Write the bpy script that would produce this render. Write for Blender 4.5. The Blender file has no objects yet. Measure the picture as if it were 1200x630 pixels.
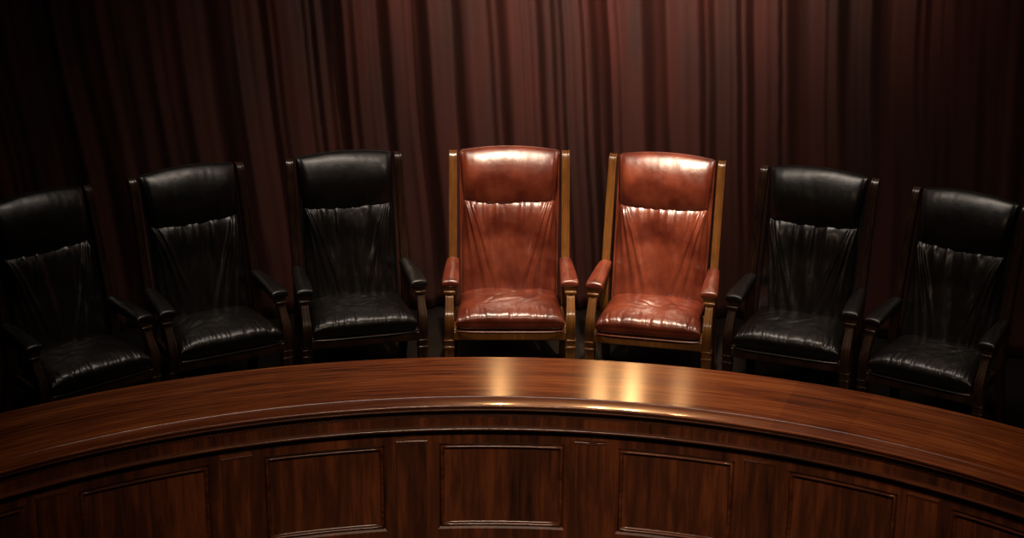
import bpy, math, random
from mathutils import Vector, Matrix, noise

C = bpy.context.scene
col = C.collection
PI = math.pi

# ------------------------------------------------------------------ camera
PITCH, ROLL, CAM_H, FPX = 0.3552, 0.0082, 4.3346, 2200.5
cam_d = bpy.data.cameras.new('camera')
cam_d.sensor_width = 36.0
cam_d.lens = FPX * 36.0 / 1200.0
cam_d.clip_end = 100
cam = bpy.data.objects.new('camera', cam_d)
cam.matrix_world = (Matrix.Translation((0, 0, CAM_H)) @ Matrix.Rotation(PI / 2 - PITCH, 4, 'X')
                    @ Matrix.Rotation(ROLL, 4, 'Z'))
col.objects.link(cam)
C.camera = cam

# ------------------------------------------------------------------ light and exposure
C.view_settings.view_transform = 'Standard'
C.view_settings.look = 'None'
C.view_settings.gamma = 1.0
C.view_settings.use_curve_mapping = False
C.view_settings.exposure = 0.0

w = bpy.data.worlds.new('world')
C.world = w
w.use_nodes = True
w.node_tree.nodes['Background'].inputs[0].default_value = (1.0, 0.75, 0.6, 1)
w.node_tree.nodes['Background'].inputs[1].default_value = 0.0015

def aim(o, target):
    o.rotation_euler = (Vector(target) - o.location).to_track_quat('-Z', 'Y').to_euler()

def spot(name, loc, target, power, angle, blend, size, colour):
    d = bpy.data.lights.new(name, 'SPOT')
    d.energy = power; d.spot_size = math.radians(angle); d.spot_blend = blend
    d.shadow_soft_size = size; d.color = colour
    o = bpy.data.objects.new(name, d); o.location = loc; aim(o, target)
    col.objects.link(o); return o

def area(name, loc, target, power, sx, sy, colour):
    d = bpy.data.lights.new(name, 'AREA')
    d.shape = 'RECTANGLE'; d.size = sx; d.size_y = sy; d.energy = power; d.color = colour
    o = bpy.data.objects.new(name, d); o.location = loc; aim(o, target)
    col.objects.link(o); return o

WARM = (1.0, 0.52, 0.20)
spot('chair_spotlight', (0.95, 8.75, 4.8), (0.78, 9.95, 0.85), 1650, 16, 0.8, 0.06, (1.0, 0.76, 0.53))
spot('chair_spotlight', (-0.10, 8.75, 4.8), (-0.05, 10.05, 0.85), 950, 19, 0.8, 0.06, (1.0, 0.74, 0.52))
for lx, lp in ((-0.07, 24), (0.54, 30), (0.74, 50), (1.04, 11)):
    spot('desk_streak_light', (lx, 10.68, 2.16), (lx * 0.78, 8.2, 0.74), lp, 44, 1.0, 0.02, WARM)
spot('curtain_spotlight', (3.3, 8.0, 5.2), (1.15, 10.8, 2.90), 800, 46, 1.0, 0.55, (1.0, 0.74, 0.62))
spot('curtain_spotlight', (0.9, 7.6, 5.3), (0.55, 10.9, 3.00), 980, 42, 1.0, 0.40, (1.0, 0.66, 0.54))
o = area('front_ceiling_light', (0.5, 3.6, 5.0), (0.45, 7.6, 0.0), 17, 3.0, 0.4, (1.0, 0.74, 0.52)); o.data.spread = math.radians(44)
o = area('ceiling_panel_light', (0.3, 9.2, 4.8), (0.3, 9.6, 0.6), 17, 4.0, 0.3, (1.0, 0.84, 0.70)); o.data.spread = math.radians(64)

# ------------------------------------------------------------------ mesh helpers
class MB:
    def __init__(s):
        s.v = []; s.f = []; s.uv = []
    def vert(s, p, uv=(0, 0)):
        s.v.append(tuple(p)); s.uv.append(uv); return len(s.v) - 1
    def face(s, *i):
        s.f.append(tuple(i))
    def grid(s, rows, closed_u=False, closed_v=False):
        n = len(rows); m = len(rows[0])
        for i in range(n if closed_v else n - 1):
            for j in range(m if closed_u else m - 1):
                a = rows[i][j]; b = rows[i][(j + 1) % m]
                c = rows[(i + 1) % n][(j + 1) % m]; d = rows[(i + 1) % n][j]
                s.f.append((a, b, c, d))
    def build(s, name, mat, parent=None, smooth=True, angle=40, bevel=0, subsurf=0, merge=True):
        me = bpy.data.meshes.new(name)
        me.from_pydata(s.v, [], s.f)
        uvl = me.uv_layers.new(name='UVMap')
        for l in me.loops:
            uvl.data[l.index].uv = s.uv[l.vertex_index]
        import bmesh
        bm = bmesh.new(); bm.from_mesh(me)
        if merge:
            bmesh.ops.remove_doubles(bm, verts=bm.verts, dist=1e-5)
        bmesh.ops.recalc_face_normals(bm, faces=bm.faces)
        if bevel:
            es = [e for e in bm.edges if len(e.link_faces) == 2 and e.calc_face_angle(0) > math.radians(35)]
            bmesh.ops.bevel(bm, geom=es, offset=bevel, segments=2, affect='EDGES', profile=0.5, clamp_overlap=True)
        for f in bm.faces: f.smooth = smooth
        if smooth:
            for e in bm.edges:
                if len(e.link_faces) == 2 and e.calc_face_angle(0) > math.radians(angle):
                    e.smooth = False
        bm.to_mesh(me); bm.free()
        me.materials.append(mat)
        o = bpy.data.objects.new(name, me); col.objects.link(o)
        if parent: o.parent = parent
        return o

def empty(name, loc, rz=0.0):
    o = bpy.data.objects.new(name, None); col.objects.link(o)
    o.location = loc; o.rotation_euler = (0, 0, rz); o.empty_display_size = 0.2
    return o

def box(mb, x0, x1, y0, y1, z0, z1):
    i = [mb.vert((x, y, z), (x, z)) for z in (z0, z1) for y in (y0, y1) for x in (x0, x1)]
    for q in ((0, 1, 3, 2), (4, 6, 7, 5), (0, 4, 5, 1), (2, 3, 7, 6), (0, 2, 6, 4), (1, 5, 7, 3)):
        mb.face(*[i[k] for k in q])

# ------------------------------------------------------------------ materials
def mat(name):
    m = bpy.data.materials.new(name); m.use_nodes = True
    nt = m.node_tree; return m, nt, nt.nodes['Principled BSDF']

def N(nt, t, **kw):
    n = nt.nodes.new(t)
    for k, v in kw.items(): setattr(n, k, v)
    return n

def ramp(nt, stops):
    r = N(nt, 'ShaderNodeValToRGB'); e = r.color_ramp.elements
    e[0].position, e[0].color = stops[0][0], (*stops[0][1], 1)
    e[1].position, e[1].color = stops[-1][0], (*stops[-1][1], 1)
    for p, c in stops[1:-1]:
        x = e.new(p); x.color = (*c, 1)
    return r

def leather(name, dark, light, rough, bump=0.25, scale=1.0, coat=0.8):
    m, nt, b = mat(name); L = nt.links
    tc = N(nt, 'ShaderNodeTexCoord')
    n1 = N(nt, 'ShaderNodeTexNoise'); n1.inputs['Scale'].default_value = 7 * scale; n1.inputs['Detail'].default_value = 5
    L.new(tc.outputs['Object'], n1.inputs['Vector'])
    r = ramp(nt, [(0.35, dark), (0.65, light)])
    L.new(n1.outputs[0], r.inputs[0]); L.new(r.outputs[0], b.inputs['Base Color'])
    vo = N(nt, 'ShaderNodeTexVoronoi'); vo.inputs['Scale'].default_value = 190
    vo.feature = 'DISTANCE_TO_EDGE'
    L.new(tc.outputs['Object'], vo.inputs['Vector'])
    n2 = N(nt, 'ShaderNodeTexNoise'); n2.inputs['Scale'].default_value = 45; n2.inputs['Detail'].default_value = 6
    L.new(tc.outputs['Object'], n2.inputs['Vector'])
    ad = N(nt, 'ShaderNodeMath', operation='MULTIPLY_ADD'); ad.inputs[1].default_value = 0.6
    L.new(vo.outputs[0], ad.inputs[0]); L.new(n2.outputs[0], ad.inputs[2])
    bp = N(nt, 'ShaderNodeBump'); bp.inputs['Strength'].default_value = bump; bp.inputs['Distance'].default_value = 0.004
    L.new(ad.outputs[0], bp.inputs['Height']); L.new(bp.outputs[0], b.inputs['Normal'])
    mr = N(nt, 'ShaderNodeMapRange'); mr.inputs[3].default_value = rough - 0.07; mr.inputs[4].default_value = rough + 0.09
    L.new(n2.outputs[0], mr.inputs[0]); L.new(mr.outputs[0], b.inputs['Roughness'])
    b.inputs['Specular IOR Level'].default_value = 0.6
    b.inputs['Coat Weight'].default_value = coat; b.inputs['Coat Roughness'].default_value = 0.25
    return m

def wood(name, stops, rough, su, sv, coat=0.0, aniso=0.0, coord='UV', bump=0.08, patch=0.0, spec=0.5):
    """grain stretched along the low-scale axis; su, sv scale the two surface axes"""
    m, nt, b = mat(name); L = nt.links
    tc = N(nt, 'ShaderNodeTexCoord')
    mp = N(nt, 'ShaderNodeMapping')
    mp.inputs['Scale'].default_value = (su, sv, sv) if coord == 'UV' else (su, su, sv)
    L.new(tc.outputs[coord], mp.inputs['Vector'])
    n1 = N(nt, 'ShaderNodeTexNoise'); n1.inputs['Scale'].default_value = 1.0
    n1.inputs['Detail'].default_value = 7; n1.inputs['Roughness'].default_value = 0.62; n1.inputs['Distortion'].default_value = 0.4
    L.new(mp.outputs[0], n1.inputs['Vector'])
    fac = n1.outputs[0]
    n3 = N(nt, 'ShaderNodeTexNoise'); n3.inputs['Scale'].default_value = 0.12; n3.inputs['Detail'].default_value = 2
    L.new(mp.outputs[0], n3.inputs['Vector'])
    mx = N(nt, 'ShaderNodeMath', operation='MULTIPLY_ADD'); mx.inputs[1].default_value = 0.9; mx.inputs[2].default_value = -0.45
    L.new(n3.outputs[0], mx.inputs[0])
    ad = N(nt, 'ShaderNodeMath', operation='ADD'); L.new(fac, ad.inputs[0]); L.new(mx.outputs[0], ad.inputs[1])
    fac = ad.outputs[0]
    if patch:
        sp = N(nt, 'ShaderNodeSeparateXYZ'); L.new(tc.outputs[coord], sp.inputs[0])
        dv = N(nt, 'ShaderNodeMath', operation='DIVIDE'); dv.inputs[1].default_value = 0.33
        L.new(sp.outputs[0], dv.inputs[0])
        fl = N(nt, 'ShaderNodeMath', operation='FLOOR'); L.new(dv.outputs[0], fl.inputs[0])
        wn = N(nt, 'ShaderNodeTexWhiteNoise', noise_dimensions='1D'); L.new(fl.outputs[0], wn.inputs['W'])
        ms = N(nt, 'ShaderNodeMath', operation='MULTIPLY_ADD'); ms.inputs[1].default_value = patch; ms.inputs[2].default_value = -patch / 2
        L.new(wn.outputs[0], ms.inputs[0])
        a2 = N(nt, 'ShaderNodeMath', operation='ADD'); L.new(fac, a2.inputs[0]); L.new(ms.outputs[0], a2.inputs[1])
        fac = a2.outputs[0]
    r = ramp(nt, stops); L.new(fac, r.inputs[0]); L.new(r.outputs[0], b.inputs['Base Color'])
    b.inputs['Roughness'].default_value = rough
    b.inputs['Specular IOR Level'].default_value = spec
    if aniso:      # grain runs along the arc, so the sheen spreads across it
        tg = N(nt, 'ShaderNodeTangent', direction_type='UV_MAP'); tg.uv_map = 'UVMap'
        L.new(tg.outputs[0], b.inputs['Tangent']); b.inputs['Anisotropic'].default_value = aniso; b.inputs['Anisotropic Rotation'].default_value = 0.25
    b.inputs['Coat Weight'].default_value = coat; b.inputs['Coat Roughness'].default_value = 0.12
    bp = N(nt, 'ShaderNodeBump'); bp.inputs['Strength'].default_value = bump; bp.inputs['Distance'].default_value = 0.002
    L.new(n1.outputs[0], bp.inputs['Height']); L.new(bp.outputs[0], b.inputs['Normal'])
    return m

M = {}
M['red_leather'] = leather('oxblood leather', (0.085, 0.013, 0.006), (0.18, 0.038, 0.017), 0.32)
M['black_leather'] = leather('black leather', (0.006, 0.005, 0.0045), (0.012, 0.010, 0.009), 0.36, coat=0.35)
M['chair_wood'] = wood('polished walnut', [(0.25, (0.10, 0.040, 0.010)), (0.55, (0.155, 0.062, 0.016)), (0.8, (0.23, 0.10, 0.028))],
                       0.24, 35, 3, coat=0.8, coord='Object')
M['dark_chair_wood'] = wood('dark walnut', [(0.3, (0.015, 0.007, 0.004)), (0.55, (0.035, 0.016, 0.008)), (0.75, (0.06, 0.030, 0.015))],
                            0.30, 60, 5, coat=0.5, coord='Object')
M['top_wood'] = wood('glossy mahogany top', [(0.25, (0.070, 0.015, 0.005)), (0.5, (0.26, 0.065, 0.015)), (0.72, (0.46, 0.145, 0.036))],
                     0.24, 2.5, 60, coat=0.0, aniso=0.85, patch=0.08, spec=0.35)
M['band_wood'] = wood('glossy mahogany edge', [(0.25, (0.070, 0.015, 0.005)), (0.5, (0.20, 0.050, 0.014)), (0.72, (0.34, 0.10, 0.03))],
                      0.30, 2.5, 60, coat=0.9, patch=0.10)
M['mould_wood'] = wood('mahogany moulding', [(0.25, (0.035, 0.009, 0.004)), (0.5, (0.10, 0.028, 0.010)), (0.75, (0.18, 0.055, 0.02))],
                       0.30, 3, 50, coat=0.8, patch=0.1, bump=0.015)
M['panel_wood'] = wood('mahogany panel', [(0.22, (0.020, 0.007, 0.004)), (0.5, (0.080, 0.022, 0.008)), (0.78, (0.20, 0.052, 0.016))],
                       0.42, 26, 2.4, coat=0.1, patch=0.0)

def simple(name, c, rough, spec=0.5):
    m, nt, b = mat(name)
    tc = N(nt, 'ShaderNodeTexCoord'); n = N(nt, 'ShaderNodeTexNoise'); n.inputs['Scale'].default_value = 6; n.inputs['Detail'].default_value = 4
    nt.links.new(tc.outputs['Object'], n.inputs['Vector'])
    r = ramp(nt, [(0.3, tuple(x * 0.75 for x in c)), (0.7, tuple(x * 1.25 for x in c))])
    nt.links.new(n.outputs[0], r.inputs[0]); nt.links.new(r.outputs[0], b.inputs['Base Color'])
    b.inputs['Roughness'].default_value = rough; b.inputs['Specular IOR Level'].default_value = spec
    return m
M['floor'] = simple('dark carpet', (0.010, 0.007, 0.006), 0.95, 0.1)
M['wall'] = simple('dark plaster', (0.02, 0.014, 0.012), 0.9, 0.2)

def curtain_mat():
    m, nt, b = mat('brown red velvet'); L = nt.links
    tc = N(nt, 'ShaderNodeTexCoord'); mp = N(nt, 'ShaderNodeMapping'); mp.inputs['Scale'].default_value = (2.2, 0.5, 1)
    L.new(tc.outputs['UV'], mp.inputs['Vector'])
    n = N(nt, 'ShaderNodeTexNoise'); n.inputs['Scale'].default_value = 1.6; n.inputs['Detail'].default_value = 3
    L.new(mp.outputs[0], n.inputs['Vector'])
    r = ramp(nt, [(0.3, (0.060, 0.032, 0.026)), (0.7, (0.115, 0.034, 0.025))])
    L.new(n.outputs[0], r.inputs[0]); L.new(r.outputs[0], b.inputs['Base Color'])
    b.inputs['Roughness'].default_value = 0.46; b.inputs['Specular IOR Level'].default_value = 0.55
    b.inputs['Sheen Weight'].default_value = 0.12; b.inputs['Sheen Roughness'].default_value = 0.4
    b.inputs['Sheen Tint'].default_value = (1.0, 0.6, 0.5, 1)
    wv = N(nt, 'ShaderNodeTexNoise'); wv.inputs['Scale'].default_value = 260; wv.inputs['Detail'].default_value = 2
    L.new(tc.outputs['Object'], wv.inputs['Vector'])
    bp = N(nt, 'ShaderNodeBump'); bp.inputs['Strength'].default_value = 0.5; bp.inputs['Distance'].default_value = 0.004
    L.new(wv.outputs[0], bp.inputs['Height']); L.new(bp.outputs[0], b.inputs['Normal'])
    return m
M['curtain'] = curtain_mat()

# ------------------------------------------------------------------ setting
CX, CY = -0.0622, 4.4582          # common centre of the bench, the chairs and the curtain
def structure(o):
    o['kind'] = 'structure'; return o
mb = MB(); box(mb, -8, 8, 1.0, 11.75, -0.1, 0.0)
structure(mb.build('floor', M['floor'], smooth=False))
mb = MB(); box(mb, -8, 8, 11.6, 11.75, 0.0, 5.6)
structure(mb.build('wall_back', M['wall'], smooth=False))

# ------------------------------------------------------------------ curtain
def build_curtain():
    rnd = random.Random(11)
    R = 6.55; A = math.radians(78); Ls = R * A
    # irregular pleats: list of (start, width, depth)
    def pleats(wmin, wmax, dmin, dmax):
        out = []; s = -Ls * 1.4
        while s < Ls * 1.4:
            wd = rnd.uniform(wmin, wmax); out.append((s, wd, rnd.uniform(dmin, dmax), rnd.uniform(1.4, 3.6))); s += wd
        return out
    big = pleats(0.12, 0.34, 0.030, 0.105); fine = pleats(0.04, 0.13, 0.008, 0.032)
    import bisect
    bs = [p[0] for p in big]; fs = [p[0] for p in fine]
    def ev(lst, keys, s):
        k = max(0, bisect.bisect_right(keys, s) - 1); s0, wd, dp, pw = lst[k]
        t = min(1, max(0, (s - s0) / wd))
        return dp * (math.sin(PI * t) ** pw)
    mb = MB(); nu, nv = 1500, 46; rows = []
    for j in range(nv + 1):
        z = 0.015 + 3.7 * j / nv; row = []
        for i in range(nu + 1):
            s = -Ls + 2 * Ls * i / nu
            k = 1 + 0.012 * (z - 1.5)
            sf = s / k + 0.085 * (z - 1.5) + 0.006 * (z - 1.5) ** 2 + 0.035 * noise.noise((s * 0.5, z * 0.55, 3.0)) + 0.012 * noise.noise((s * 3, z * 1.1, 8.0))
            h = ev(big, bs, sf) * (0.75 + 0.5 * noise.noise((sf * 1.3, z * 0.8, 1.0)))
            h += ev(fine, fs, sf + 0.02 * noise.noise((sf, z * 1.2, 5.0)))
            h += 0.02 * noise.noise((sf * 2, z * 0.6, 9.0))
            a = s / R; r = R - h
            row.append(mb.vert((CX + r * math.sin(a), CY + r * math.cos(a), z), (s, z)))
        rows.append(row)
    mb.grid(rows)
    o = mb.build('curtain', M['curtain'], angle=180, merge=False)
    md = o.modifiers.new('thickness', 'SOLIDIFY'); md.thickness = 0.004; md.offset = 1
    o['label'] = 'long brown red pleated curtain hanging behind the row of chairs'
    o['category'] = 'curtain'
build_curtain()

# ------------------------------------------------------------------ curved bench
DA = 0.2333; RIN, ROUT, ZT = 3.4208, 3.9967, 0.7437
AMAX = 4.5 * DA + 0.09
def pol(r, a, z): return (CX + r * math.sin(a), CY + r * math.cos(a), z)

def ring(mb, prof, a0, a1, n):
    """closed (r, z) outline swept along the arc"""
    L = [0]
    for k in range(1, len(prof) + 1):
        p, q = prof[k - 1], prof[k % len(prof)]; L.append(L[-1] + math.hypot(q[0] - p[0], q[1] - p[1]))
    rows = []
    for i in range(n + 1):
        a = a0 + (a1 - a0) * i / n
        rows.append([mb.vert(pol(r, a, z), (a * 3.6, L[k])) for k, (r, z) in enumerate(prof)])
    mb.grid(rows, closed_u=True)
    mb.face(*rows[0]); mb.face(*rows[-1])

bench = empty('curved_bench', (CX, CY + 3.7, 0))
bench['label'] = 'long curved panelled mahogany bench with a glossy top in front of the seven chairs'
bench['category'] = 'bench desk'
bench_inv = Matrix.Translation((-CX, -(CY + 3.7), 0))
def bpart(mb, name, m, parent=None, **kw):
    mb.v = [(x - CX, y - CY - 3.7, z) for x, y, z in mb.v]
    return mb.build(name, m, parent or bench, **kw)

def arcprof(cr, cz, r, t0, t1, n=6):
    return [(cr + r * math.cos(math.radians(t0 + (t1 - t0) * k / n)), cz + r * math.sin(math.radians(t0 + (t1 - t0) * k / n))) for k in range(n + 1)]

mb = MB()      # field of the top, stopping at the inlaid groove
G = RIN + 0.098
ring(mb, [(G + 0.003, ZT - 0.030), (G + 0.003, ZT - 0.003), (G + 0.006, ZT), (ROUT - 0.012, ZT)] +
     arcprof(ROUT - 0.012, ZT - 0.012, 0.012, 80, 0, 4) + [(ROUT, ZT - 0.034), (ROUT - 0.02, ZT - 0.034)], -AMAX, AMAX, 200)
bpart(mb, 'desktop', M['top_wood'])
mb = MB()      # edge band with a rounded nose
ring(mb, [(G, ZT - 0.030), (G, ZT + 0.001), (G - 0.004, ZT + 0.004), (G - 0.009, ZT + 0.001), (RIN + 0.010, ZT)] + arcprof(RIN + 0.006, ZT - 0.006, 0.006, 90, 220, 7) +
     [(RIN + 0.011, ZT - 0.018), (RIN + 0.021, ZT - 0.030)], -AMAX, AMAX, 200)
bpart(mb, 'edge_band', M['band_wood'])
mb = MB()      # cornice under the nose: fillet, ogee, dentil backing
ring(mb, [(RIN + 0.020, ZT - 0.029), (RIN + 0.017, ZT - 0.032), (RIN + 0.018, ZT - 0.036), (RIN + 0.026, ZT - 0.040), (RIN + 0.060, ZT - 0.041),
          (RIN + 0.060, ZT - 0.086), (RIN + 0.09, ZT - 0.086), (RIN + 0.09, ZT - 0.029)], -AMAX, AMAX, 200)
bpart(mb, 'cornice', M['mould_wood'])
mb = MB()      # dentils
n = int(2 * AMAX * 3.44 / 0.018)
for i in range(n):
    a = -AMAX + (i + 0.5) * 2 * AMAX / n; h = 0.0052 / 3.44
    ring(mb, [(RIN + 0.048, ZT - 0.054), (RIN + 0.064, ZT - 0.054), (RIN + 0.064, ZT - 0.074), (RIN + 0.048, ZT - 0.074)], a - h, a + h, 1)
bpart(mb, 'dentil_moulding', M['mould_wood'], smooth=False)
mb = MB()      # frieze and the bead under it
ring(mb, [(RIN + 0.036, ZT - 0.084), (RIN + 0.036, ZT - 0.126), (RIN + 0.08, ZT - 0.126), (RIN + 0.08, ZT - 0.084)], -AMAX, AMAX, 200)
bpart(mb, 'frieze', M['panel_wood'])
mb = MB()
zb = 0.609
ring(mb, [(RIN + 0.060, zb + 0.013), (RIN + 0.024, zb + 0.012)] + arcprof(RIN + 0.022, zb + 0.004, 0.008, 100, 260, 7) +
     [(RIN + 0.034, zb - 0.010), (RIN + 0.060, zb - 0.012)], -AMAX, AMAX, 200)
bpart(mb, 'bead_moulding', M['mould_wood'])

PIL = [-1.0605, -0.8272, -0.5939, -0.3492, -0.1154, 0.1254, 0.3534, 0.571, 0.8043, 1.0376]   # where the pilasters stand along the arc
FR = RIN + 0.056       # face of rails and stiles
PZ0, PZ1 = 0.078, 0.524
def frame_face(mb, a0, a1, z0, z1, pa0, pa1, pz0, pz1, R, n=10):
    """rail and stile face around an opening"""
    def q(s0, s1, t0, t1, k):
        rows = []
        for z in (t0, t1):
            rows.append([mb.vert(pol(R, s0 + (s1 - s0) * i / k, z), ((s0 + (s1 - s0) * i / k) * 3.48, z)) for i in range(k + 1)])
        mb.grid(rows)
    q(a0, a1, pz1, z1, n + 4); q(a0, a1, z0, pz0, n + 4); q(a0, pa0, pz0, pz1, 2); q(pa1, a1, pz0, pz1, 2)

def frame_sweep(mb, pa0, pa1, pz0, pz1, prof, n=14, fill=True):
    """mitred moulding; prof = (inset along the face in metres, radius)"""
    rings = []
    for d, r in prof:
        b0, b1, c0, c1 = pa0 + d / 3.48, pa1 - d / 3.48, pz0 + d, pz1 - d
        pts = [(b0 + (b1 - b0) * i / n, c0) for i in range(n)] + [(b1, c0 + (c1 - c0) * i / 4) for i in range(4)] \
            + [(b1 + (b0 - b1) * i / n, c1) for i in range(n)] + [(b0, c1 + (c0 - c1) * i / 4) for i in range(4)]
        rings.append([mb.vert(pol(r, a, z), (a * 3.48, z)) for a, z in pts])
    mb.grid(rings, closed_u=True)
    return rings

for b in range(9):
    a0, a1 = PIL[b], PIL[b + 1]
    ac = (a0 + a1) / 2 + 0.001
    ow = (a1 - a0) / 2 - 0.121 / 3.48
    pa0, pa1 = ac - ow, ac + ow
    mb = MB()
    frame_face(mb, a0, a1, 0.0, 0.600, pa0, pa1, PZ0, PZ1, FR)
    # chamfered opening and its return
    frame_sweep(mb, pa0, pa1, PZ0, PZ1, [(0, FR), (0.010, FR + 0.010), (0.010, FR + 0.030)])
    # back of the frame, so it has real thickness
    frame_face(mb, a0, a1, 0.0, 0.600, pa0, pa1, PZ0, PZ1, FR + 0.030)
    bay = bpart(mb, 'panel_surround', M['panel_wood'], angle=30)
    mb = MB()
    frame_sweep(mb, pa0, pa1, PZ0, PZ1, [(0.011, FR + 0.028), (0.012, FR + 0.012), (0.015, FR + 0.003), (0.019, FR + 0.001),
                                         (0.024, FR + 0.003), (0.027, FR + 0.010), (0.030, FR + 0.016), (0.034, FR + 0.017)])
    bpart(mb, 'panel_bead', M['mould_wood'], angle=60)
    mb = MB(); f0, f1 = pa0 + 0.030 / 3.48, pa1 - 0.030 / 3.48
    ring(mb, [(FR + 0.0165, PZ0 + 0.03), (FR + 0.0165, PZ1 - 0.03), (FR + 0.028, PZ1 - 0.03), (FR + 0.028, PZ0 + 0.03)], f0, f1, 12)
    for k, (x, y, z) in enumerate(mb.v):      # vertical grain laid out on the face
        mb.uv[k] = (math.atan2(x - CX, y - CY) * 3.48 + b * 3.7, z)
    bpart(mb, 'panel_field', M['panel_wood'])
for k, a in enumerate(PIL):
    h = 0.070 / 3.47; RP = RIN + 0.044
    mb = MB()
    ring(mb, [(RP, 0.0), (RP, 0.546), (RP + 0.004, 0.551), (FR + 0.002, 0.553), (FR + 0.002, 0.0)], a - h, a + h, 5)
    for q, (x, y, z) in enumerate(mb.v):
        mb.uv[q] = (math.atan2(x - CX, y - CY) * 3.48 + k * 5.1 + 2, z)
    p = bpart(mb, 'pilaster', M['panel_wood'], angle=25)
    mb = MB()
    ring(mb, [(RP - 0.004, 0.541)] + arcprof(RP - 0.002, 0.548, 0.004, 260, 100, 4) + [(FR + 0.001, 0.557), (FR + 0.001, 0.541)], a - h - 0.0006, a + h + 0.0006, 5)
    cp = bpart(mb, 'pilaster_cap', M['mould_wood'])
    cp.parent = p
mb = MB()      # plinth and the back of the carcass
ring(mb, [(RIN + 0.040, 0.0), (RIN + 0.040, 0.012), (FR - 0.004, 0.018), (FR, 0.018), (FR, 0.0)], -AMAX, AMAX, 120)
bpart(mb, 'plinth', M['mould_wood'])
mb = MB()
ring(mb, [(FR + 0.032, 0.0), (FR + 0.032, 0.712), (FR + 0.060, 0.712), (FR + 0.060, 0.0)], -AMAX + 0.002, AMAX - 0.002, 120)
bpart(mb, 'carcass_back', M['mould_wood'])
for sg in (-1, 1):
    for aa in (AMAX - 0.015, 2.5 * DA, 0.5 * DA):
        mb = MB()
        ring(mb, [(FR + 0.062, 0.0), (FR + 0.062, 0.708), (ROUT - 0.05, 0.708), (ROUT - 0.05, 0.0)], sg * aa - 0.004, sg * aa + 0.004, 1)
        bpart(mb, 'carcass_side', M['mould_wood'], smooth=False)

# ------------------------------------------------------------------ chairs
def cl(x, a, b): return max(a, min(b, x))
def ss(a, b, x):
    t = cl((x - a) / (b - a), 0, 1); return t * t * (3 - 2 * t)

def pillow(mb, nu, nv, fn):
    """closed cushion: fn(u, v, side) with u, v in -1..1 and side +1 (face) or -1 (back); the rims meet"""
    for side in (1, -1):
        rows = []
        for j in range(nv + 1):
            v = math.sin(PI / 2 * (2 * j / nv - 1)); row = []
            for i in range(nu + 1):
                u = math.sin(PI / 2 * (2 * i / nu - 1))
                row.append(mb.vert(fn(u, v, side), (u, v)))
            rows.append(row)
        mb.grid(rows)

def rim(u, v, p, q):
    return max(0.0, 1 - abs(u) ** p) ** (1 / q) * max(0.0, 1 - abs(v) ** p) ** (1 / q)

def back_line(z): return 0.225 + (z - 0.661) * 0.2545      # front of the posts

def sweep_yz(mb, path, section, x0):
    """path = list of (y, z, width scale, depth scale) ; section = closed list of (across, outward)"""
    rows = []; L = 0
    for k, (y, z, sw, sd) in enumerate(path):
        p = path[max(0, k - 1)]; q = path[min(len(path) - 1, k + 1)]
        ty, tz = q[0] - p[0], q[1] - p[1]; l = math.hypot(ty, tz); ty /= l; tz /= l
        ny, nz = -tz, ty                                    # towards the front when the path runs up
        if k: L += math.hypot(y - path[k - 1][0], z - path[k - 1][1])
        rows.append([mb.vert((x0 + a * sw, y + ny * o * sd, z + nz * o * sd), (a, L)) for a, o in section])
    mb.grid(rows, closed_u=True)
    mb.face(*rows[0]); mb.face(*rows[-1])

def bez(pts, n=8):
    """Catmull-Rom through (y, z, sw, sd)"""
    out = []; P = [pts[0]] + pts + [pts[-1]]
    for i in range(1, len(P) - 2):
        for k in range(n):
            t = k / n; a, b, c, d = P[i - 1], P[i], P[i + 1], P[i + 2]
            out.append(tuple(0.5 * (2 * b[m] + (c[m] - a[m]) * t + (2 * a[m] - 5 * b[m] + 4 * c[m] - d[m]) * t * t
                                    + (3 * b[m] - a[m] - 3 * c[m] + d[m]) * t ** 3) for m in range(4)))
    out.append(tuple(pts[-1])); return out

def fluted(w, d):
    """rectangular section with eased corners and a shallow flute down the front"""
    e = 0.004; g = 0.0035; f = w * 0.42
    return [(-w + e, -d), (-w, -d + e), (-w, d - e), (-w + e, d), (-f - .003, d), (-f, d - g), (f, d - g), (f + .003, d),
            (w - e, d), (w, d - e), (w, -d + e), (w - e, -d)]

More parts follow.
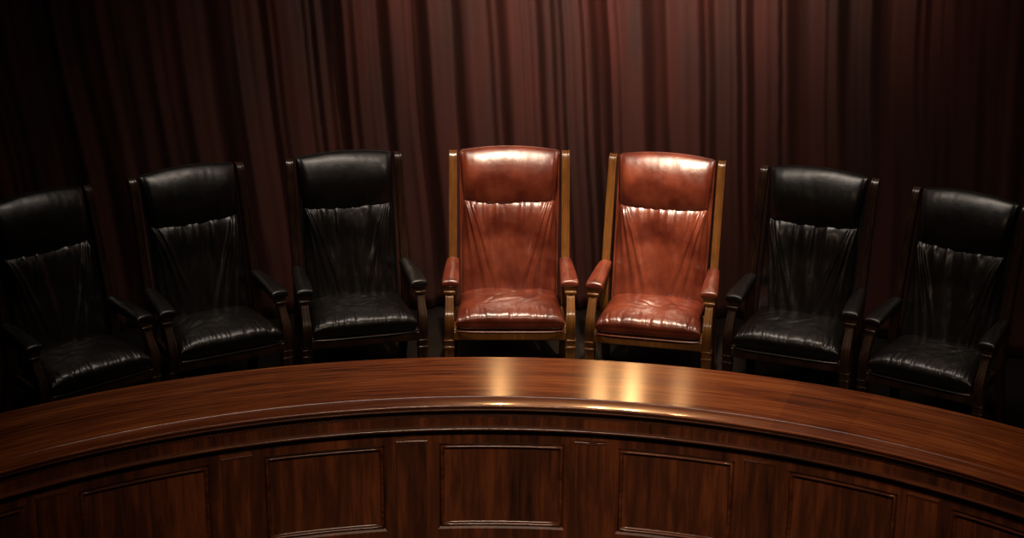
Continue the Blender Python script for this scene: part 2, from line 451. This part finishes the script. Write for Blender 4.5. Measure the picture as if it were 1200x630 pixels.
def make_chair(seed, lm, wm):
    """mesh data for every part of one chair, in the chair's own frame (front towards -y)"""
    off = seed * 13.7
    def nz(x, y, z=0.0): return noise.noise((x + off, y + off * 0.3, z + off * 0.7))
    root = empty('armchair', (0, 0, 0))
    rnd = random.Random(seed)
    # --- seat cushion
    puckers = [(rnd.uniform(-0.95, 0.95), rnd.uniform(0.010, 0.030), rnd.uniform(0.15, 0.7), rnd.uniform(-0.5, 0.5)) for _ in range(48)]
    creases = [(rnd.uniform(-0.6, 0.6), rnd.uniform(-0.5, 0.5), rnd.uniform(-1.2, 1.2), rnd.uniform(0.2, 0.5)) for _ in range(7)]
    def seat(u, v, side):
        y = 0.005 + v * 0.215
        hw = 0.292 - 0.030 * (v + 1) / 2
        x = u * hw
        m = rim(u, v, 5, 2.6)
        if side > 0:
            z = 0.425 + 0.068 * m + 0.012 * (1 - u * u) * (1 - v * v)
            wr = 0
            for c0, wd, am, sl in puckers:
                e = (u - c0 - sl * (v + 1) * 0.4) / wd
                wr += am * math.exp(-e * e) * math.exp(-((v + 0.92) / 0.28) ** 2)
            for c0, c1, an, ln in creases:
                du, dv = u - c0, v - c1; s = du * math.cos(an) + dv * math.sin(an); t = -du * math.sin(an) + dv * math.cos(an)
                wr += 0.5 * math.exp(-(t / 0.035) ** 2 - (s / ln) ** 2)
            z += m * (-0.0060 * wr + 0.004 * nz(u * 2.2, v * 2.2) + 0.0028 * nz(u * 6, v * 5))
            y -= 0.012 * m * ss(-0.5, -1, v)
        else:
            z = 0.425 - 0.050 * rim(u, v, 10, 3.5)
            y -= 0.0
        return (x, y, z)
    mb = MB(); pillow(mb, 150, 80, seat); cushion = mb.build('seat_cushion', lm, root, angle=180)
    # piping along the lower front edge
    mb = MB(); rows = []
    for i in range(41):
        x = -0.285 + 0.57 * i / 40; yy = -0.216 + 0.014 * (abs(x) / 0.285) ** 6
        rows.append([mb.vert((x, yy + 0.0045 * math.cos(t * PI / 3), 0.377 + 0.0045 * math.sin(t * PI / 3)), (x, t)) for t in range(6)])
    mb.grid(rows, closed_u=True); mb.face(*rows[0]); mb.face(*rows[-1]); mb.build('piping', lm, cushion)
    # --- seat frame: front apron and side rails
    mb = MB()
    prof = [(-0.196, 0.372), (-0.200, 0.368), (-0.200, 0.326), (-0.196, 0.320), (-0.175, 0.320), (-0.175, 0.374)]
    r0 = [mb.vert((-0.300, y, z), (0, z)) for y, z in prof]; r1 = [mb.vert((0.300, y, z), (0.6, z)) for y, z in prof]
    mb.grid([r0, r1], closed_u=True); mb.face(*r0); mb.face(*r1); mb.build('seat_apron', wm, root, angle=20)
    for s in (-1, 1):
        mb = MB(); box(mb, s * 0.292 - 0.013, s * 0.292 + 0.013, -0.176, 0.172, 0.322, 0.378)
        mb.build('side_rail', wm, root, bevel=0.004, angle=60)
    mb = MB(); box(mb, -0.278, 0.278, 0.175, 0.200, 0.322, 0.378); mb.build('rear_rail', wm, root, bevel=0.003, angle=60)
    # --- lower back cushion with gathers fanning from the seam
    gathers = [(-0.93 + 1.86 * (k + rnd.uniform(-0.4, 0.4)) / 9, rnd.uniform(0.030, 0.075), rnd.uniform(0.3, 1.2), rnd.choice((0.08, 0.12, 0.16, 0.3, 0.7))) for k in range(10)]
    def lower(u, v, side):
        t = (v + 1) / 2                                     # 0 bottom .. 1 seam
        z = 0.405 + 0.574 * t
        hw = 0.262 - 0.010 * t + 0.004 * math.sin(PI * t)
        m = rim(u, v, 6, 2.4)
        yb = back_line(z) + 0.028
        if side > 0:
            wr = 0
            d = 1 - t                                       # distance below the seam
            for c0, wd, am, ln in gathers:
                c = c0 * (1 - 0.25 * d) + 0.03 * nz(c0 * 9, d * 2)
                e = (u - c) / (wd * (1 + 1.6 * d))
                wr += am * math.exp(-e * e) * math.exp(-(d / ln) ** 2)
            for sg in (-1, 1):                              # long draws from the upper corners to the bottom
                for kk, (x0, x1, am, p) in enumerate(((0.97, 0.40, 1.5, 0.75), (0.86, 0.12, 1.0, 0.9), (1.0, 0.66, 1.1, 0.7))):
                    c = sg * (x0 + (x1 - x0) * (d ** p)) + 0.03 * nz(d * 3, kk + sg)
                    e = (u - c) / (0.034 + 0.055 * d)
                    wr += 1.3 * am * math.exp(-e * e) * math.exp(-(d / 0.75) ** 2) * ss(0, 0.05, d)
            yb -= 0.056 * m * (0.80 + 0.10 * math.sin(PI * t) + 0.22 * ss(0.6, 0.93, t))
            yb -= m * (0.0160 * wr + 0.016 * nz(u * 2.8 + t * 0.8, t * 1.3, 4) + 0.006 * nz(u * 6, t * 2.2, 2) + 0.002 * nz(u * 14, t * 9, 3))
        else:
            yb += 0.006 * rim(u, v, 8, 3)
        return (u * hw, yb, z)
    mb = MB(); pillow(mb, 120, 110, lower); bc = mb.build('back_cushion', lm, root, angle=180)
    # --- headrest roll
    hg = [(rnd.uniform(-0.95, 0.95), rnd.uniform(0.02, 0.06), rnd.uniform(0.2, 0.7)) for _ in range(12)]
    def head(u, v, side):
        t = (v + 1) / 2
        z0 = 0.962 - 0.026 * (1 - u * u); z1 = 1.238 + 0.024 * (1 - u * u)
        z = z0 + (z1 - z0) * t
        hw = 0.251 + 0.022 * t
        m = rim(u, v, 7, 2.5)
        yb = back_line(z) + 0.022
        if side > 0:
            # a firm roll, fullest in its upper half and tucked under at the seam
            full = 0.034 + 0.044 * math.sin(PI * cl(t, 0, 1) ** 1.25) - 0.004 * t
            wr = sum(am * math.exp(-((u - c) / w_) ** 2) * math.exp(-(t / 0.4) ** 2) for c, w_, am in hg)
            wr2 = math.exp(-((abs(u) - 0.93) / 0.03) ** 2) * 0.6
            yb -= m * (full + 0.003 * wr + 0.006 * nz(u * 2.0, t * 1.6, 7) + 0.0015 * nz(u * 8, t * 5, 6)) - 0.004 * wr2
        else:
            yb += 0.030 * m
        return (u * hw, yb, z)
    mb = MB(); pillow(mb, 110, 70, head); hr = mb.build('headrest', lm, root, angle=180)
    mb = MB(); rows = []
    for k in range(61):
        u = -1 + 2 * k / 60; e = 1 - ss(0.0, 0.06, 1 - abs(u))
        zz = 1.240 + 0.024 * (1 - u * u) - 0.006 * e; yy = back_line(zz) + 0.024
        rows.append([mb.vert((u * 0.274, yy + 0.0045 * math.cos(q * PI / 3), zz + 0.0045 * math.sin(q * PI / 3)), (q, u)) for q in range(6)])
    mb.grid(rows, closed_u=True); mb.face(*rows[0]); mb.face(*rows[-1]); mb.build('piping', lm, hr)
    # --- upholstered back board between the posts, with side welts
    def board(u, v, side):
        t = (v + 1) / 2; z = 0.395 + 0.845 * t
        yb = back_line(z) + 0.030
        m = rim(u, v, 12, 4)
        return (u * (0.260 + 0.006 * t), yb + (0.036 * m if side < 0 else -0.004 * m), z + (0.012 * (1 - u * u) * t))
    mb = MB(); pillow(mb, 24, 40, board); mb.build('back_board', lm, root, angle=180)
    for s in (-1, 1):
        mb = MB(); rows = []
        for k in range(31):
            z = 0.42 + 0.82 * k / 30; xx = s * (0.262 + 0.009 * k / 30); y0 = back_line(z) + 0.020
            rows.append([mb.vert((xx + 0.005 * math.cos(q * PI / 3), y0 + 0.005 * math.sin(q * PI / 3), z), (q, z)) for q in range(6)])
        mb.grid(rows, closed_u=True); mb.face(*rows[0]); mb.face(*rows[-1]); mb.build('back_welt', lm, root)
    # --- back posts: rear leg and upright in one piece, curled back at the top
    for s in (-1, 1):
        path = bez([(0.345, 0.0, 1, .95), (0.268, 0.22, 1, 1), (0.214, 0.42, 1, 1.1), (0.238, 0.62, 1, 1), (0.292, 0.83, 1, .95),
                    (0.352, 1.06, 1, .9), (0.386, 1.175, 1, .9), (0.402, 1.205, 1, .95), (0.424, 1.218, 1, .9)], 8)
        mb = MB(); sweep_yz(mb, path, fluted(0.0225, 0.026), s * 0.310)
        mb.build('back_post', wm, root, angle=22)
    # --- front legs: scrolled arm support above, square banded leg below
    for s in (-1, 1):
        path = bez([(-0.160, 0.0, .80, .85), (-0.160, 0.14, .90, .95), (-0.160, 0.264, .96, 1.0)], 3)
        mb = MB(); sweep_yz(mb, path, fluted(0.027, 0.026), s * 0.325)
        path = bez([(-0.160, 0.274, .94, 1), (-0.160, 0.308, .94, 1)], 2); sweep_yz(mb, path, fluted(0.027, 0.026), s * 0.325)
        path = bez([(-0.161, 0.316, .98, 1), (-0.164, 0.345, .96, 1.05), (-0.172, 0.40, .96, 1.1), (-0.166, 0.45, .92, 1.05),
                    (-0.134, 0.505, .84, .9), (-0.108, 0.545, .84, .85), (-0.100, 0.574, .92, .9)], 7)
        sweep_yz(mb, path, fluted(0.027, 0.026), s * 0.325)
        lg = mb.build('front_leg', wm, root, angle=22)
        for zc, hh, ww in ((0.270, 0.008, 0.0290), (0.312, 0.006, 0.0300)):
            mb = MB(); box(mb, s * 0.325 - ww, s * 0.325 + ww, -0.160 - ww, -0.160 + ww, zc - hh, zc + hh)
            mb.build('leg_band', wm, lg, bevel=0.003, angle=60)
        mb = MB(); box(mb, s * 0.325 - 0.031, s * 0.325 + 0.031, -0.127, -0.068, 0.566, 0.582)
        mb.build('leg_capital', wm, lg, bevel=0.003, angle=60)
    # --- arm rails (wood) and padded armrests
    for s in (-1, 1):
        mb = MB(); rows = []
        for k in range(21):
            t = k / 20; y = -0.108 + t * 0.350
            zc = 0.592 + 0.014 * t + 0.006 * math.sin(PI * t)
            xc = s * (0.322 - 0.012 * t); hw = 0.034 - 0.012 * t; hh = 0.011
            sec = [(-hw, -hh + .003), (-hw, hh), (hw, hh), (hw, -hh + .003), (hw - .004, -hh), (-hw + .004, -hh)]
            rows.append([mb.vert((xc + a, y, zc + b), (a, y)) for a, b in sec])
        mb.grid(rows, closed_u=True); mb.face(*rows[0]); mb.face(*rows[-1])
        mb.build('arm_rail', wm, root, angle=40)
        def pad(u, v, side, s=s):
            t = (v + 1) / 2                                 # 0 front .. 1 back
            y = -0.118 + t * 0.355
            hw = 0.049 - 0.017 * t ** 1.2 - 0.003 * (1 - ss(0, 0.06, t))
            xc = s * (0.320 - 0.011 * t)
            m = rim(u, v, 16, 4.5)
            zc = 0.618 + 0.016 * t + 0.006 * math.sin(PI * t)
            if side > 0:
                z = zc + m * (0.019 + 0.009 * (1 - u * u) + 0.0015 * nz(u * 3, t * 6, s)) 
            else:
                z = zc - 0.016 * m
            return (xc + u * hw, y, z)
        mb = MB(); pillow(mb, 26, 50, pad); mb.build('armrest_pad', lm, root, angle=180)
    return root

def copy_tree(o, parent=None):
    c = o.copy(); col.objects.link(c)
    c.parent = parent
    for ch in list(o.children): copy_tree(ch, c)
    return c

def place(o, pose, label, group, scale=(1, 1, 1)):
    x, y, th = pose
    o.location = (x, y, 0); o.rotation_euler = (0, 0, th)
    o['label'] = label; o['category'] = 'chair'; o['group'] = group
    o.scale = scale

GR, GB = 'red leather armchairs in the centre', 'black leather armchairs around the bench'
place(make_chair(1, M['red_leather'], M['chair_wood']), (-0.0118, 9.8738, 0.0207),
      'oxblood red leather armchair facing straight ahead, between a black chair and the brighter red chair', GR, (1.038, 1, 1.004))
place(make_chair(2, M['red_leather'], M['chair_wood']), (0.7925, 9.7888, -0.2063),
      'brightest lit red leather armchair, turned slightly left, right of the other red one', GR)
b1 = make_chair(3, M['black_leather'], M['dark_chair_wood'])
b2 = make_chair(4, M['black_leather'], M['dark_chair_wood'])
c1 = copy_tree(b1); c2 = copy_tree(b2); c3 = copy_tree(b1)
place(b1, (-0.8537, 9.7852, 0.2624), 'black leather armchair directly left of the red chairs, its wooden arm end catching light', GB)
place(b2, (-1.6028, 9.5184, 0.5078), 'black leather armchair second from the left end of the row', GB)
place(c1, (-2.2511, 9.0735, 0.7177), 'black leather armchair at the far left end, cut by the left picture edge', GB)
place(c2, (1.5522, 9.5517, -0.3698), 'black leather armchair directly right of the brightly lit red chair', GB)
place(c3, (2.2340, 9.1710, -0.5460), 'black leather armchair at the far right end of the row', GB, (0.97, 1, 1))
